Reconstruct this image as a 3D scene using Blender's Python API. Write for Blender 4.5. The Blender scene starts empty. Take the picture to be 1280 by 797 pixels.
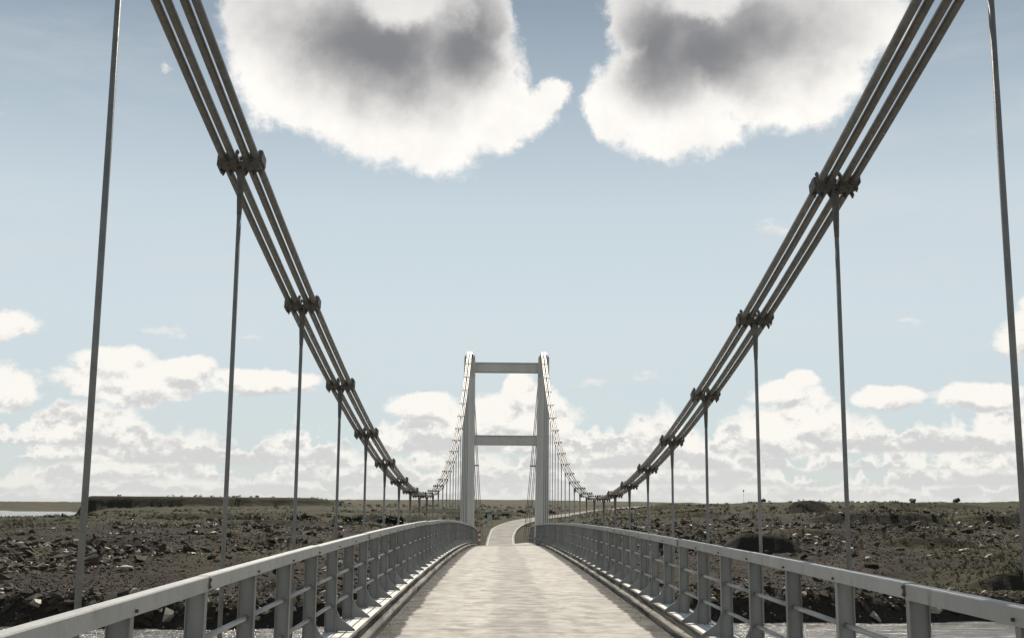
import bpy, bmesh, math, random
import numpy as np
from mathutils import Vector, Matrix, Quaternion

random.seed(7)
rng = np.random.default_rng(11)
S = bpy.context.scene
COL = S.collection
R = math.radians

# ------------------------------------------------------------------ camera
cam_d = bpy.data.cameras.new('camera')
cam = bpy.data.objects.new('camera', cam_d)
COL.objects.link(cam)
cam_d.sensor_width = 36.0
cam_d.lens = 36.0 * 1406.86 / 1280.0
cam_d.clip_start = 0.05
cam_d.clip_end = 60000
PITCH, YAW, ROLL = 0.16669, 0.00851, 0.00805
fwd = Vector((math.sin(YAW) * math.cos(PITCH), math.cos(YAW) * math.cos(PITCH), math.sin(PITCH)))
q = fwd.to_track_quat('-Z', 'Y')
cam.rotation_mode = 'QUATERNION'
cam.rotation_quaternion = q @ Quaternion((0, 0, 1), ROLL)
cam.location = (-0.2826, 0, 0)
S.camera = cam

# ------------------------------------------------------------------ colour management
S.view_settings.view_transform = 'Standard'
S.view_settings.look = 'None'
S.view_settings.gamma = 1
S.view_settings.use_curve_mapping = False
S.view_settings.exposure = 0.0
S.cycles.max_bounces = 6

# ------------------------------------------------------------------ sun
SUN_EL, SUN_AZ = 45.0, 2.0            # almost straight ahead
sd = bpy.data.lights.new('sun', 'SUN')
sd.energy = 5.0
sd.angle = R(0.53)
sd.color = (1.0, 0.93, 0.82)
sun = bpy.data.objects.new('sun', sd)
COL.objects.link(sun)
sdir = Vector((math.sin(R(SUN_AZ)) * math.cos(R(SUN_EL)), math.cos(R(SUN_AZ)) * math.cos(R(SUN_EL)), math.sin(R(SUN_EL))))
sun.rotation_euler = sdir.to_track_quat('Z', 'Y').to_euler()

# ------------------------------------------------------------------ node helpers
class NT:
    def __init__(self, tree):
        self.t = tree
        self.l = tree.links
    def n(self, kind, **kw):
        nd = self.t.nodes.new(kind)
        for k, v in kw.items():
            setattr(nd, k, v)
        return nd
    def put(self, sock, v):
        if v is None:
            return
        if isinstance(v, bpy.types.NodeSocket):
            self.l.new(v, sock)
        elif isinstance(v, (tuple, list)) and len(v) == 3 and sock.type == 'RGBA':
            sock.default_value = (*v, 1)
        else:
            sock.default_value = v
    def m(self, op, a, b=None, c=None, clamp=False):
        nd = self.n('ShaderNodeMath', operation=op, use_clamp=clamp)
        for i, v in enumerate((a, b, c)):
            self.put(nd.inputs[i], v)
        return nd.outputs[0]
    def v(self, op, a, b=None):
        nd = self.n('ShaderNodeVectorMath', operation=op)
        self.put(nd.inputs[0], a)
        if b is not None:
            self.put(nd.inputs[3 if op == 'SCALE' else 1], b)
        return nd.outputs['Value' if op in ('LENGTH', 'DOT_PRODUCT') else 'Vector']
    def ramp(self, x, a, b, lo=0.0, hi=1.0, smooth=True):
        nd = self.n('ShaderNodeMapRange', interpolation_type='SMOOTHSTEP' if smooth else 'LINEAR')
        for i, v in enumerate((x, a, b, lo, hi)):
            self.put(nd.inputs[i], v)
        return nd.outputs[0]
    def mix(self, f, a, b, blend='MIX'):
        nd = self.n('ShaderNodeMix', data_type='RGBA', blend_type=blend)
        self.put(nd.inputs[0], f)
        self.put(nd.inputs[6], a)
        self.put(nd.inputs[7], b)
        return nd.outputs[2]
    def noise(self, vec, scale, detail=4, rough=0.55, col=False, lac=2.0):
        nd = self.n('ShaderNodeTexNoise')
        self.put(nd.inputs['Vector'], vec)
        nd.inputs['Scale'].default_value = scale
        nd.inputs['Detail'].default_value = detail
        nd.inputs['Roughness'].default_value = rough
        nd.inputs['Lacunarity'].default_value = lac
        return nd.outputs['Color' if col else 'Fac']
    def xyz(self, x, y, z):
        nd = self.n('ShaderNodeCombineXYZ')
        for i, v in enumerate((x, y, z)):
            self.put(nd.inputs[i], v)
        return nd.outputs[0]
    def sep(self, v):
        nd = self.n('ShaderNodeSeparateXYZ')
        self.put(nd.inputs[0], v)
        return nd.outputs

# ------------------------------------------------------------------ sky with broken cumulus
W = bpy.data.worlds.new('World')
S.world = W
W.use_nodes = True
W.node_tree.nodes.clear()
k = NT(W.node_tree)
d = k.v('NORMALIZE', k.n('ShaderNodeTexCoord').outputs['Generated'])
dx, dy, dz = k.sep(d)
az = k.m('ARCTAN2', dx, dy)
el = k.m('ARCSINE', dz)
DEG = math.pi / 180
# domain warp that frays the cloud edges
half = (0.5, 0.5, 0.5)
w1 = k.v('SUBTRACT', k.noise(d, 8, 2, 0.5, True), half)
w2 = k.v('SUBTRACT', k.noise(d, 30, 6, 0.62, True), half)
ae = k.xyz(az, el, 0.0)
def warped(a, b):
    return k.v('ADD', ae, k.v('MULTIPLY', k.v('ADD', k.v('SCALE', w1, a), k.v('SCALE', w2, b)), (1, 1, 0)))
def blobs(lst, src, soft=0.18):
    out = None
    for (a, e, ra, re) in lst:
        l = k.v('LENGTH', k.v('MULTIPLY', k.v('SUBTRACT', src, (a * DEG, e * DEG, 0)), (1 / (ra * DEG), 1 / (re * DEG), 1)))
        f = k.m('SUBTRACT', 1.0, l)
        if out is None:
            out = f
        else:
            nd = k.n('ShaderNodeMath', operation='SMOOTH_MAX')
            k.put(nd.inputs[0], out); k.put(nd.inputs[1], f); nd.inputs[2].default_value = soft
            out = nd.outputs[0]
    return out
# two great cumulus clouds high up (azimuth, elevation, radii in degrees)
BIG = [(-6.9, 23.0, 7.4, 4.2), (-2.7, 21.6, 3.9, 4.5), (-3.7, 19.0, 4.2, 2.2), (-9.4, 21.4, 5.4, 3.1), (-12.5, 23.6, 2.9, 3.0), (-6.4, 19.9, 4.7, 2.9), (-10.6, 20.3, 3.0, 2.0),
       (-1.0, 24.6, 1.5, 2.4), (2.45, 20.5, 1.35, 1.35), (0.9, 20.0, 1.7, 1.4), (0.1, 19.2, 1.8, 1.5), (-7.0, 27.2, 8.6, 3.6),
       (12.6, 22.8, 6.8, 4.0), (9.0, 23.6, 3.6, 3.6), (8.4, 21.0, 3.7, 4.0), (9.3, 18.7, 3.7, 1.7), (15.2, 21.0, 4.1, 2.8), (17.6, 23.9, 3.5, 2.8),
       (7.0, 24.2, 1.9, 2.6), (5.7, 19.9, 1.5, 2.0), (13.0, 27.2, 8.4, 3.6)]
CORE = [(-6.6, 22.9, 7.4, 3.3), (-2.3, 23.2, 3.0, 3.4), (-7.0, 28.5, 7.5, 2.0), (11.6, 22.9, 7.4, 3.2), (8.2, 23.4, 2.7, 3.4), (13.0, 28.5, 7.5, 2.0)]
n_f = k.noise(d, 22, 9, 0.66)
fbig = k.m('ADD', blobs(BIG, warped(0.026, 0.036)), k.m('MULTIPLY', k.m('SUBTRACT', n_f, 0.5), 0.80))
fine = k.m('MULTIPLY', k.m('SUBTRACT', k.noise(d, 75, 6, 0.65), 0.5), 0.38)
a_big = k.ramp(k.m('ADD', fbig, fine), -0.06, 0.30)
n_c = k.noise(d, 13, 5, 0.55)
core = k.m('ADD', blobs(CORE, warped(0.05, 0.02), 0.5), k.m('MULTIPLY', k.m('SUBTRACT', n_c, 0.5), 0.9))
HOLE = [(-5.7, 25.4, 2.7, 1.5), (11.0, 25.4, 2.7, 1.4)]
core = k.m('SUBTRACT', core, k.ramp(blobs(HOLE, warped(0.03, 0.03)), -0.15, 0.8, 0, 1.1))
thick = k.m('MULTIPLY', k.ramp(core, -0.28, 0.90), k.ramp(fbig, 0.0, 0.60))
c_big = k.mix(k.ramp(n_f, 0.34, 0.66, 0.22, 0.0), (10.4, 10.1, 9.65), (7.0, 6.95, 6.9))
c_big = k.mix(k.m('MULTIPLY', k.ramp(k.m('ADD', el, k.m('MULTIPLY', k.m('SUBTRACT', n_c, 0.5), 5 * DEG)), 20.5 * DEG, 26 * DEG, 0, 0.42), k.ramp(fbig, 0.0, 0.3)), c_big, (4.4, 4.45, 4.6))
c_big = k.mix(thick, c_big, (2.4, 2.43, 2.6))
# low fair-weather cumulus: single puffs and rows of flat-based clouds receding to the horizon
LOW = [(-24.6, 8.3, 2.4, 0.8), (-25.4, 8.7, 1.2, 0.8), (-17.8, 5.9, 3.8, 1.25), (-18.9, 6.8, 1.9, 1.0), (-15.9, 6.5, 1.8, 0.9), (-24.6, 5.5, 2.6, 1.3), (-12.2, 6.1, 3.0, 0.75),
       (0.4, 4.4, 4.0, 1.5), (0.75, 5.7, 0.8, 1.2), (2.0, 5.2, 1.6, 0.9), (-3.6, 5.0, 2.2, 0.85), (14.3, 5.8, 1.9, 0.75), (14.9, 6.3, 1.0, 0.6), (19.0, 5.3, 2.0, 0.6), (23.0, 5.3, 2.3, 0.75),
       (25.6, 7.9, 1.8, 1.5), (26.2, 9.2, 1.3, 1.0), (15.4, 4.3, 2.2, 1.5), (13.6, 3.7, 2.0, 1.2)]
WISP = [(-17.6, 21.2, 0.5, 0.4), (14.0, 13.9, 1.3, 0.6), (-17.0, 8.6, 1.2, 0.35), (4.6, 6.0, 1.4, 0.45), (7.2, 6.75, 0.9, 0.4), (-25.4, 18.0, 0.8, 0.7), (-13, 8.2, 1.0, 0.3), (20, 9.0, 1.2, 0.3)]
dl = k.v('ADD', k.v('MULTIPLY', d, (1, 1, 1.5)), k.v('SCALE', w2, 0.02))
n1 = k.noise(dl, 26, 8, 0.62)
n2 = k.noise(k.v('ADD', dl, (0, 0, 0.010)), 26, 8, 0.62)
relief = k.m('SUBTRACT', n1, n2)
fw_ = k.m('ADD', blobs(WISP, warped(0.02, 0.03), 0.05), k.m('MULTIPLY', k.m('SUBTRACT', k.noise(k.v('MULTIPLY', d, (1, 1, 2.2)), 60, 6, 0.65), 0.52), 2.6))
a_wisp = k.ramp(fw_, 0.1, 1.0, 0.0, 0.7)
def shade(up):
    # sunlit tops, soft grey undersides; UP runs from 0 at the base to 1 at the top
    f = k.m('ADD', up, k.m('MULTIPLY', relief, 2.6))
    return k.mix(k.ramp(f, 0.05, 0.62), (6.5, 6.55, 6.5), (9.8, 9.5, 8.95))
def puffs(base):
    pp = warped(0.016, 0.017)
    f0 = blobs(LOW, pp, 0.12)
    f1 = blobs(LOW, k.v('ADD', pp, (0, 0.55 * DEG, 0)), 0.12)
    f = k.m('ADD', k.m('MULTIPLY', f0, 0.8), k.m('MULTIPLY', k.m('SUBTRACT', n1, 0.5), 0.85))
    up = k.m('ADD', 0.52, k.m('MULTIPLY', k.m('SUBTRACT', f0, f1), 0.75))
    return k.mix(k.ramp(f, -0.03, 0.20, 0, 0.97), base, shade(up))
flat = k.v('NORMALIZE', k.v('MULTIPLY', d, (1, 1, 0)))
ROWSC = [(0.25, 0.60, 30, 0.28, 0.55), (0.65, 1.0, 22, 0.28, 0.78), (1.25, 1.5, 17, 0.31, 0.92), (2.0, 1.9, 13, 0.33, 0.95), (2.8, 2.4, 10, 0.37, 0.97)]
def rows(base):
    c = base
    for i, (b0, hmax, fr, thr, op) in enumerate(ROWSC):
        hn = k.noise(k.v('ADD', flat, (0, 0, 3.1 + 1.7 * i)), fr, 4, 0.55)
        H = k.ramp(hn, thr, thr + 0.26, 0.0, hmax * DEG)
        e_ = k.m('SUBTRACT', k.m('ADD', el, k.m('MULTIPLY', k.m('SUBTRACT', n1, 0.5), hmax * 1.5 * DEG)), b0 * DEG)
        t = k.m('DIVIDE', e_, k.m('ADD', H, 0.0012))
        bse = k.m('ADD', el, k.m('MULTIPLY', k.m('SUBTRACT', n2, 0.5), 0.35 * DEG))
        al = k.m('MULTIPLY', k.m('MULTIPLY', k.ramp(t, 1.14, 0.70), k.ramp(bse, (b0 - 0.16) * DEG, (b0 + 0.12) * DEG)), k.ramp(H, 0.0, hmax * 0.35 * DEG, 0.0, op))
        cc = k.mix((0.50, 0.38, 0.26, 0.14, 0.05)[i], shade(k.m('MULTIPLY', t, 0.85)), (7.4, 7.4, 7.15))
        c = k.mix(al, c, cc)
    return c
# physical sky behind a thin milky veil of high cloud
sky = k.n('ShaderNodeTexSky', sky_type='NISHITA', sun_disc=False, sun_elevation=R(SUN_EL), sun_rotation=R(SUN_AZ),
          altitude=300, air_density=1.0, dust_density=0.6, ozone_density=1.2)
cir = k.noise(k.v('MULTIPLY', d, (1, 1.0, 4.5)), 2.6, 8, 0.62)
cr = k.n('ShaderNodeValToRGB')
k.put(cr.inputs[0], k.ramp(el, 0.0, 60 * DEG, 0, 1, False))
stops = [(0.0, (5.9, 6.3, 6.35)), (0.05, (6.0, 6.75, 6.95)), (0.16, (6.5, 7.25, 7.45)), (0.25, (6.0, 6.85, 7.2)), (0.33, (4.4, 5.25, 5.75)), (0.42, (2.55, 3.2, 3.8)), (1.0, (1.0, 1.5, 2.2))]
rmp = cr.color_ramp
while len(rmp.elements) < len(stops):
    rmp.elements.new(0.5)
for e_, (pos, c_) in zip(rmp.elements, stops):
    e_.position = pos
    e_.color = (*[v / 10 for v in c_], 1)
veilc = k.v('SCALE', cr.outputs[0], 10.0)
clear = k.mix(0.86, sky.outputs[0], veilc)
clear = k.mix(k.ramp(cir, 0.44, 0.72, 0.0, 0.42), clear, (7.0, 7.3, 7.4))
c = k.mix(a_wisp, clear, (8.6, 8.4, 8.0))
c = puffs(rows(c))
c = k.mix(a_big, c, c_big)
bg = k.n('ShaderNodeBackground')
k.put(bg.inputs[0], c)
bg.inputs[1].default_value = 0.1
out = k.n('ShaderNodeOutputWorld')
k.l.new(bg.outputs[0], out.inputs[0])

# ------------------------------------------------------------------ materials
def mat(name, c1, c2, scale=6.0, rough=0.6, metal=0.0, bump=0.0, bscale=40.0, c3=None, t3=(0.6, 0.7), s3=3.0, stretch=(1, 1, 1), spec=0.5):
    m = bpy.data.materials.new(name)
    m.use_nodes = True
    m.node_tree.nodes.clear()
    k = NT(m.node_tree)
    co = k.v('MULTIPLY', k.n('ShaderNodeTexCoord').outputs['Object'], stretch)
    info = k.n('ShaderNodeObjectInfo')
    co = k.v('ADD', co, k.v('SCALE', k.xyz(1, 2.3, 0.7), k.m('MULTIPLY', info.outputs['Random'], 17.0)))
    base = k.mix(k.ramp(k.noise(co, scale, 5, 0.6), 0.3, 0.7), c1, c2)
    if c3:
        base = k.mix(k.ramp(k.noise(co, s3, 6, 0.65), t3[0], t3[1]), base, c3)
    base = k.mix(1.0, base, k.xyz(*([k.m('ADD', 0.88, k.m('MULTIPLY', info.outputs['Random'], 0.24))] * 3)), 'MULTIPLY')
    b = k.n('ShaderNodeBsdfPrincipled')
    k.put(b.inputs['Base Color'], base)
    k.put(b.inputs['Roughness'], k.ramp(k.noise(co, scale * 2.1, 3), 0.3, 0.7, rough - 0.08, rough + 0.08))
    b.inputs['Metallic'].default_value = metal
    b.inputs['Specular IOR Level'].default_value = spec
    if bump:
        bn = k.n('ShaderNodeBump')
        bn.inputs['Strength'].default_value = bump
        bn.inputs['Distance'].default_value = 0.01
        k.put(bn.inputs['Height'], k.noise(co, bscale, 4, 0.6))
        k.l.new(bn.outputs[0], b.inputs['Normal'])
    o = k.n('ShaderNodeOutputMaterial')
    k.l.new(b.outputs[0], o.inputs[0])
    return m

M = {}
M['rail'] = mat('rail_paint', (0.345, 0.333, 0.308), (0.41, 0.396, 0.368), 3.0, 0.45, 0.0, 0.25, 70, (0.20, 0.16, 0.12), (0.58, 0.78), 7.0, (1, 0.9, 0.5))
M['post'] = mat('post_paint', (0.235, 0.227, 0.210), (0.295, 0.286, 0.265), 3.0, 0.5, 0.0, 0.12, 60, (0.16, 0.13, 0.10), (0.64, 0.80), 5.0, (1, 1, 0.5))
M['rust'] = mat('rust', (0.13, 0.075, 0.045), (0.085, 0.06, 0.045), 20, 0.85, 0, 0.3, 80)
M['galv'] = mat('galvanised_steel', (0.21, 0.20, 0.185), (0.28, 0.265, 0.24), 8, 0.5, 0.1, 0.1, 80)
M['strand'] = mat('cable_strand', (0.135, 0.129, 0.120), (0.20, 0.191, 0.177), 14, 0.40, 0.2, 0.25, 90, (0.21, 0.185, 0.15), (0.6, 0.75), 2.0)
M['clamp'] = mat('clamp_iron', (0.10, 0.093, 0.082), (0.16, 0.148, 0.13), 9, 0.65, 0.1, 0.3, 50, (0.10, 0.06, 0.038), (0.6, 0.72), 6.0)
M['tower'] = mat('tower_paint', (0.62, 0.585, 0.52), (0.71, 0.67, 0.60), 0.8, 0.55, 0.0, 0.08, 30, (0.47, 0.43, 0.37), (0.62, 0.8), 1.2, (1.6, 1.6, 0.3))
M['concrete'] = mat('kerb_concrete', (0.17, 0.155, 0.125), (0.33, 0.30, 0.25), 4, 0.9, 0, 0.6, 60, (0.035, 0.031, 0.024), (0.42, 0.64), 5.0, (1.6, 0.10, 2.2))
M['plank'] = mat('walkway_plank', (0.58, 0.56, 0.52), (0.70, 0.68, 0.63), 7, 0.75, 0, 0.3, 50, (0.34, 0.31, 0.27), (0.62, 0.75), 4.0)
M['pier'] = mat('pier_concrete', (0.26, 0.25, 0.23), (0.34, 0.33, 0.30), 0.7, 0.9, 0, 0.3, 12)
M['red'] = mat('red_paint', (0.32, 0.05, 0.03), (0.40, 0.07, 0.04), 8, 0.6)
M['white'] = mat('white_paint', (0.74, 0.74, 0.72), (0.82, 0.82, 0.80), 8, 0.5)
M['sign'] = mat('sign_back', (0.40, 0.43, 0.43), (0.48, 0.51, 0.50), 6, 0.5, 0.3)
M['dark'] = mat('dark_post', (0.05, 0.045, 0.04), (0.08, 0.07, 0.06), 8, 0.7)
M['edge_line'] = mat('road_edge_line', (0.34, 0.32, 0.28), (0.46, 0.44, 0.40), 2, 0.8, 0, 0, 10, (0.24, 0.22, 0.19), (0.55, 0.7), 1.5)
M['rock'] = mat('basalt_rock', (0.036, 0.0275, 0.0185), (0.078, 0.060, 0.041), 1.5, 0.8, 0, 0.5, 12, (0.15, 0.118, 0.083), (0.57, 0.72), 2.2, (1, 1, 1), 0.15)
M['palerock'] = mat('pale_rock', (0.24, 0.20, 0.152), (0.40, 0.335, 0.26), 1.5, 0.65, 0, 0.4, 12)
M['gravel'] = mat('gravel', (0.12, 0.105, 0.09), (0.24, 0.21, 0.18), 30, 0.9)
M['shrub'] = mat('shrub_leaves', (0.024, 0.030, 0.012), (0.055, 0.058, 0.024), 1.5, 0.7)
M['grass'] = mat('grass_blades', (0.055, 0.054, 0.020), (0.105, 0.092, 0.040), 0.35, 0.75)
M['stem'] = mat('shrub_stem', (0.05, 0.04, 0.03), (0.08, 0.065, 0.05), 6, 0.9)

def road_material():
    m = bpy.data.materials.new('worn_road_concrete')
    m.use_nodes = True
    m.node_tree.nodes.clear()
    k = NT(m.node_tree)
    co = k.n('ShaderNodeTexCoord').outputs['Object']      # deck objects sit on the bridge axis
    x, y, z = k.sep(co)
    ax = k.m('ABSOLUTE', k.m('SUBTRACT', x, 0.05))
    base = k.mix(k.ramp(k.noise(co, 2.2, 6, 0.65), 0.32, 0.7), (0.285, 0.254, 0.203), (0.385, 0.35, 0.288))
    base = k.mix(k.ramp(k.noise(k.v('MULTIPLY', co, (1, 0.35, 1)), 0.9, 6, 0.7), 0.42, 0.66, 0, 0.7), base, (0.195, 0.172, 0.134))
    base = k.mix(k.ramp(k.noise(co, 7.0, 7, 0.75), 0.46, 0.66, 0, 0.55), base, (0.20, 0.178, 0.14))
    base = k.mix(k.ramp(k.noise(co, 60, 3, 0.7), 0.42, 0.72, 0, 0.45), base, (0.20, 0.18, 0.145))
    # oil and wear stains down the middle between the wheel paths
    sv = k.v('MULTIPLY', co, (1.6, 0.55, 1))
    sn = k.m('ADD', k.m('MULTIPLY', k.noise(sv, 1.5, 6, 0.65), 0.9), k.m('MULTIPLY', k.noise(k.v('MULTIPLY', co, (0.5, 2.6, 1)), 2.5, 5, 0.6), 0.45))
    mid = k.ramp(ax, 0.1, 0.62, 0.32, 0.0)
    base = k.mix(k.ramp(k.m('ADD', sn, mid), 0.62, 0.90, 0, 0.9), base, (0.105, 0.090, 0.066))
    wheel = k.ramp(k.m('ABSOLUTE', k.m('SUBTRACT', k.m('ADD', ax, k.m('MULTIPLY', k.noise(k.v('MULTIPLY', co, (1, 0.25, 1)), 1.3, 4), 0.3)), 1.0)), 0.22, 0.62, 0.0, 0.42)
    base = k.mix(wheel, base, (0.19, 0.168, 0.132))
    # fine transverse hairline marks
    tr = k.noise(k.v('MULTIPLY', co, (0.35, 6.0, 1)), 2.0, 5, 0.6)
    base = k.mix(k.ramp(tr, 0.54, 0.70, 0, 0.32), base, (0.20, 0.18, 0.145))
    cr = k.n('ShaderNodeTexVoronoi', feature='DISTANCE_TO_EDGE')
    k.put(cr.inputs['Vector'], k.v('ADD', co, k.v('SCALE', k.noise(co, 1.7, 4, 0.6, True), 0.6)))
    cr.inputs['Scale'].default_value = 0.42
    base = k.mix(k.m('MULTIPLY', k.ramp(cr.outputs['Distance'], 0.0, 0.012, 1, 0), k.ramp(k.noise(co, 0.6, 2), 0.45, 0.6)), base, (0.10, 0.09, 0.08))
    # silt swept to the kerbs
    en = k.m('ADD', k.m('MULTIPLY', k.noise(co, 1.7, 6, 0.7), 0.34), k.m('MULTIPLY', k.noise(co, 14, 4, 0.7), 0.12))
    silt = k.ramp(k.m('ADD', ax, en), 1.86, 1.905)
    dirt = k.mix(k.noise(co, 26, 5, 0.7), (0.022, 0.0185, 0.013), (0.055, 0.046, 0.032))
    base = k.mix(silt, base, dirt)
    b = k.n('ShaderNodeBsdfPrincipled')
    k.put(b.inputs['Base Color'], base)
    k.put(b.inputs['Roughness'], k.ramp(k.noise(co, 3, 4), 0.3, 0.7, 0.62, 0.78))
    k.put(b.inputs['Specular IOR Level'], k.m('SUBTRACT', 0.5, k.m('MULTIPLY', silt, 0.4)))
    bn = k.n('ShaderNodeBump')
    bn.inputs['Strength'].default_value = 0.35
    bn.inputs['Distance'].default_value = 0.008
    k.put(bn.inputs['Height'], k.noise(co, 45, 5, 0.65))
    k.l.new(bn.outputs[0], b.inputs['Normal'])
    o = k.n('ShaderNodeOutputMaterial')
    k.l.new(b.outputs[0], o.inputs[0])
    return m
M['road'] = road_material()

def ground_material():
    m = bpy.data.materials.new('stony_ground')
    m.use_nodes = True
    m.node_tree.nodes.clear()
    k = NT(m.node_tree)
    co = k.n('ShaderNodeTexCoord').outputs['Object']
    geo = k.n('ShaderNodeNewGeometry')
    nz = k.sep(geo.outputs['True Normal'])[2]
    x, y, z = k.sep(co)
    base = k.mix(k.ramp(k.noise(co, 0.35, 8, 0.65), 0.3, 0.72), (0.021, 0.015, 0.0095), (0.046, 0.034, 0.0225))
    base = k.mix(k.ramp(k.noise(co, 2.6, 6, 0.75), 0.52, 0.72, 0, 0.75), base, (0.085, 0.068, 0.050))
    base = k.mix(k.ramp(k.noise(co, 1.1, 6, 0.7), 0.55, 0.75, 0, 0.8), base, (0.020, 0.017, 0.014))
    base = k.mix(k.ramp(k.noise(co, 0.085, 6, 0.62), 0.42, 0.60, 0, 0.55), base, (0.017, 0.0128, 0.0092))
    base = k.mix(k.ramp(k.noise(k.v('MULTIPLY', co, (0.5, 1.3, 1)), 0.11, 5, 0.6), 0.55, 0.68, 0, 0.5), base, (0.062, 0.046, 0.031))
    gn = k.m('ADD', k.noise(co, 0.045, 7, 0.62), k.m('MULTIPLY', k.noise(co, 0.5, 5, 0.6), 0.25))
    far = k.ramp(y, 110, 260, 0.0, 0.18)
    green = k.ramp(k.m('ADD', gn, far), 0.58, 0.74, 0, 0.85)
    gcol = k.mix(k.noise(co, 0.22, 6, 0.6), (0.030, 0.030, 0.010), (0.072, 0.062, 0.024))
    base = k.mix(green, base, gcol)
    plain = k.ramp(k.m('ADD', y, k.m('MULTIPLY', k.noise(co, 0.004, 5), 500)), 420, 1000, 0, 0.7)
    heath = k.ramp(k.m('ADD', k.noise(k.v('MULTIPLY', co, (0.5, 1, 1)), 0.02, 7, 0.68), k.m('MULTIPLY', k.noise(co, 0.15, 4), 0.2)), 0.60, 0.70, 0, 0.8)
    base = k.mix(plain, base, k.mix(k.noise(k.v('MULTIPLY', co, (0.3, 1, 1)), 0.012, 7, 0.65), (0.060, 0.052, 0.030), (0.110, 0.092, 0.058)))
    base = k.mix(k.m('MULTIPLY', heath, k.ramp(y, 150, 300)), base, (0.024, 0.026, 0.012))
    base = k.mix(k.ramp(nz, 0.86, 0.62, 0, 0.8), base, (0.034, 0.029, 0.024))
    wet = k.ramp(z, -5.3, -5.85)
    base = k.mix(k.m('MULTIPLY', wet, 0.6), base, (0.04, 0.037, 0.033))
    b = k.n('ShaderNodeBsdfPrincipled')
    k.put(b.inputs['Base Color'], base)
    b.inputs['Roughness'].default_value = 0.9
    b.inputs['Specular IOR Level'].default_value = 0.12
    bn = k.n('ShaderNodeBump')
    bn.inputs['Strength'].default_value = 0.9
    bn.inputs['Distance'].default_value = 0.25
    k.put(bn.inputs['Height'], k.m('ADD', k.noise(co, 1.6, 7, 0.7), k.m('MULTIPLY', k.noise(co, 0.25, 4), 1.5)))
    k.l.new(bn.outputs[0], b.inputs['Normal'])
    o = k.n('ShaderNodeOutputMaterial')
    k.l.new(b.outputs[0], o.inputs[0])
    return m
M['ground'] = ground_material()

def water_material():
    m = bpy.data.materials.new('river_water')
    m.use_nodes = True
    m.node_tree.nodes.clear()
    k = NT(m.node_tree)
    co = k.n('ShaderNodeTexCoord').outputs['Object']
    b = k.n('ShaderNodeBsdfPrincipled')
    foam_glint = k.ramp(k.noise(k.v('MULTIPLY', co, (0.22, 1, 1)), 1.0, 8, 0.78), 0.47, 0.62, 0, 0.8)  # pale streaks: broken water, plus sun glints painted into the base colour
    k.put(b.inputs['Base Color'], k.mix(foam_glint, (0.13, 0.125, 0.11), (0.6, 0.59, 0.56)))
    b.inputs['Roughness'].default_value = 0.16
    b.inputs['IOR'].default_value = 1.33
    bn = k.n('ShaderNodeBump')
    bn.inputs['Strength'].default_value = 1.0
    bn.inputs['Distance'].default_value = 0.35
    k.put(bn.inputs['Height'], k.m('ADD', k.noise(k.v('MULTIPLY', co, (0.35, 1, 1)), 1.3, 5, 0.6), k.m('MULTIPLY', k.noise(k.v('MULTIPLY', co, (0.6, 1, 1)), 4.0, 4, 0.65), 0.42)))
    k.l.new(bn.outputs[0], b.inputs['Normal'])
    o = k.n('ShaderNodeOutputMaterial')
    k.l.new(b.outputs[0], o.inputs[0])
    return m
M['water'] = water_material()

def asphalt_material():
    m = mat('far_road_surface', (0.155, 0.138, 0.112), (0.205, 0.186, 0.153), 0.3, 0.85, 0, 0.2, 8, (0.20, 0.185, 0.16), (0.55, 0.7), 0.6)
    return m
M['asphalt'] = asphalt_material()

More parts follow.
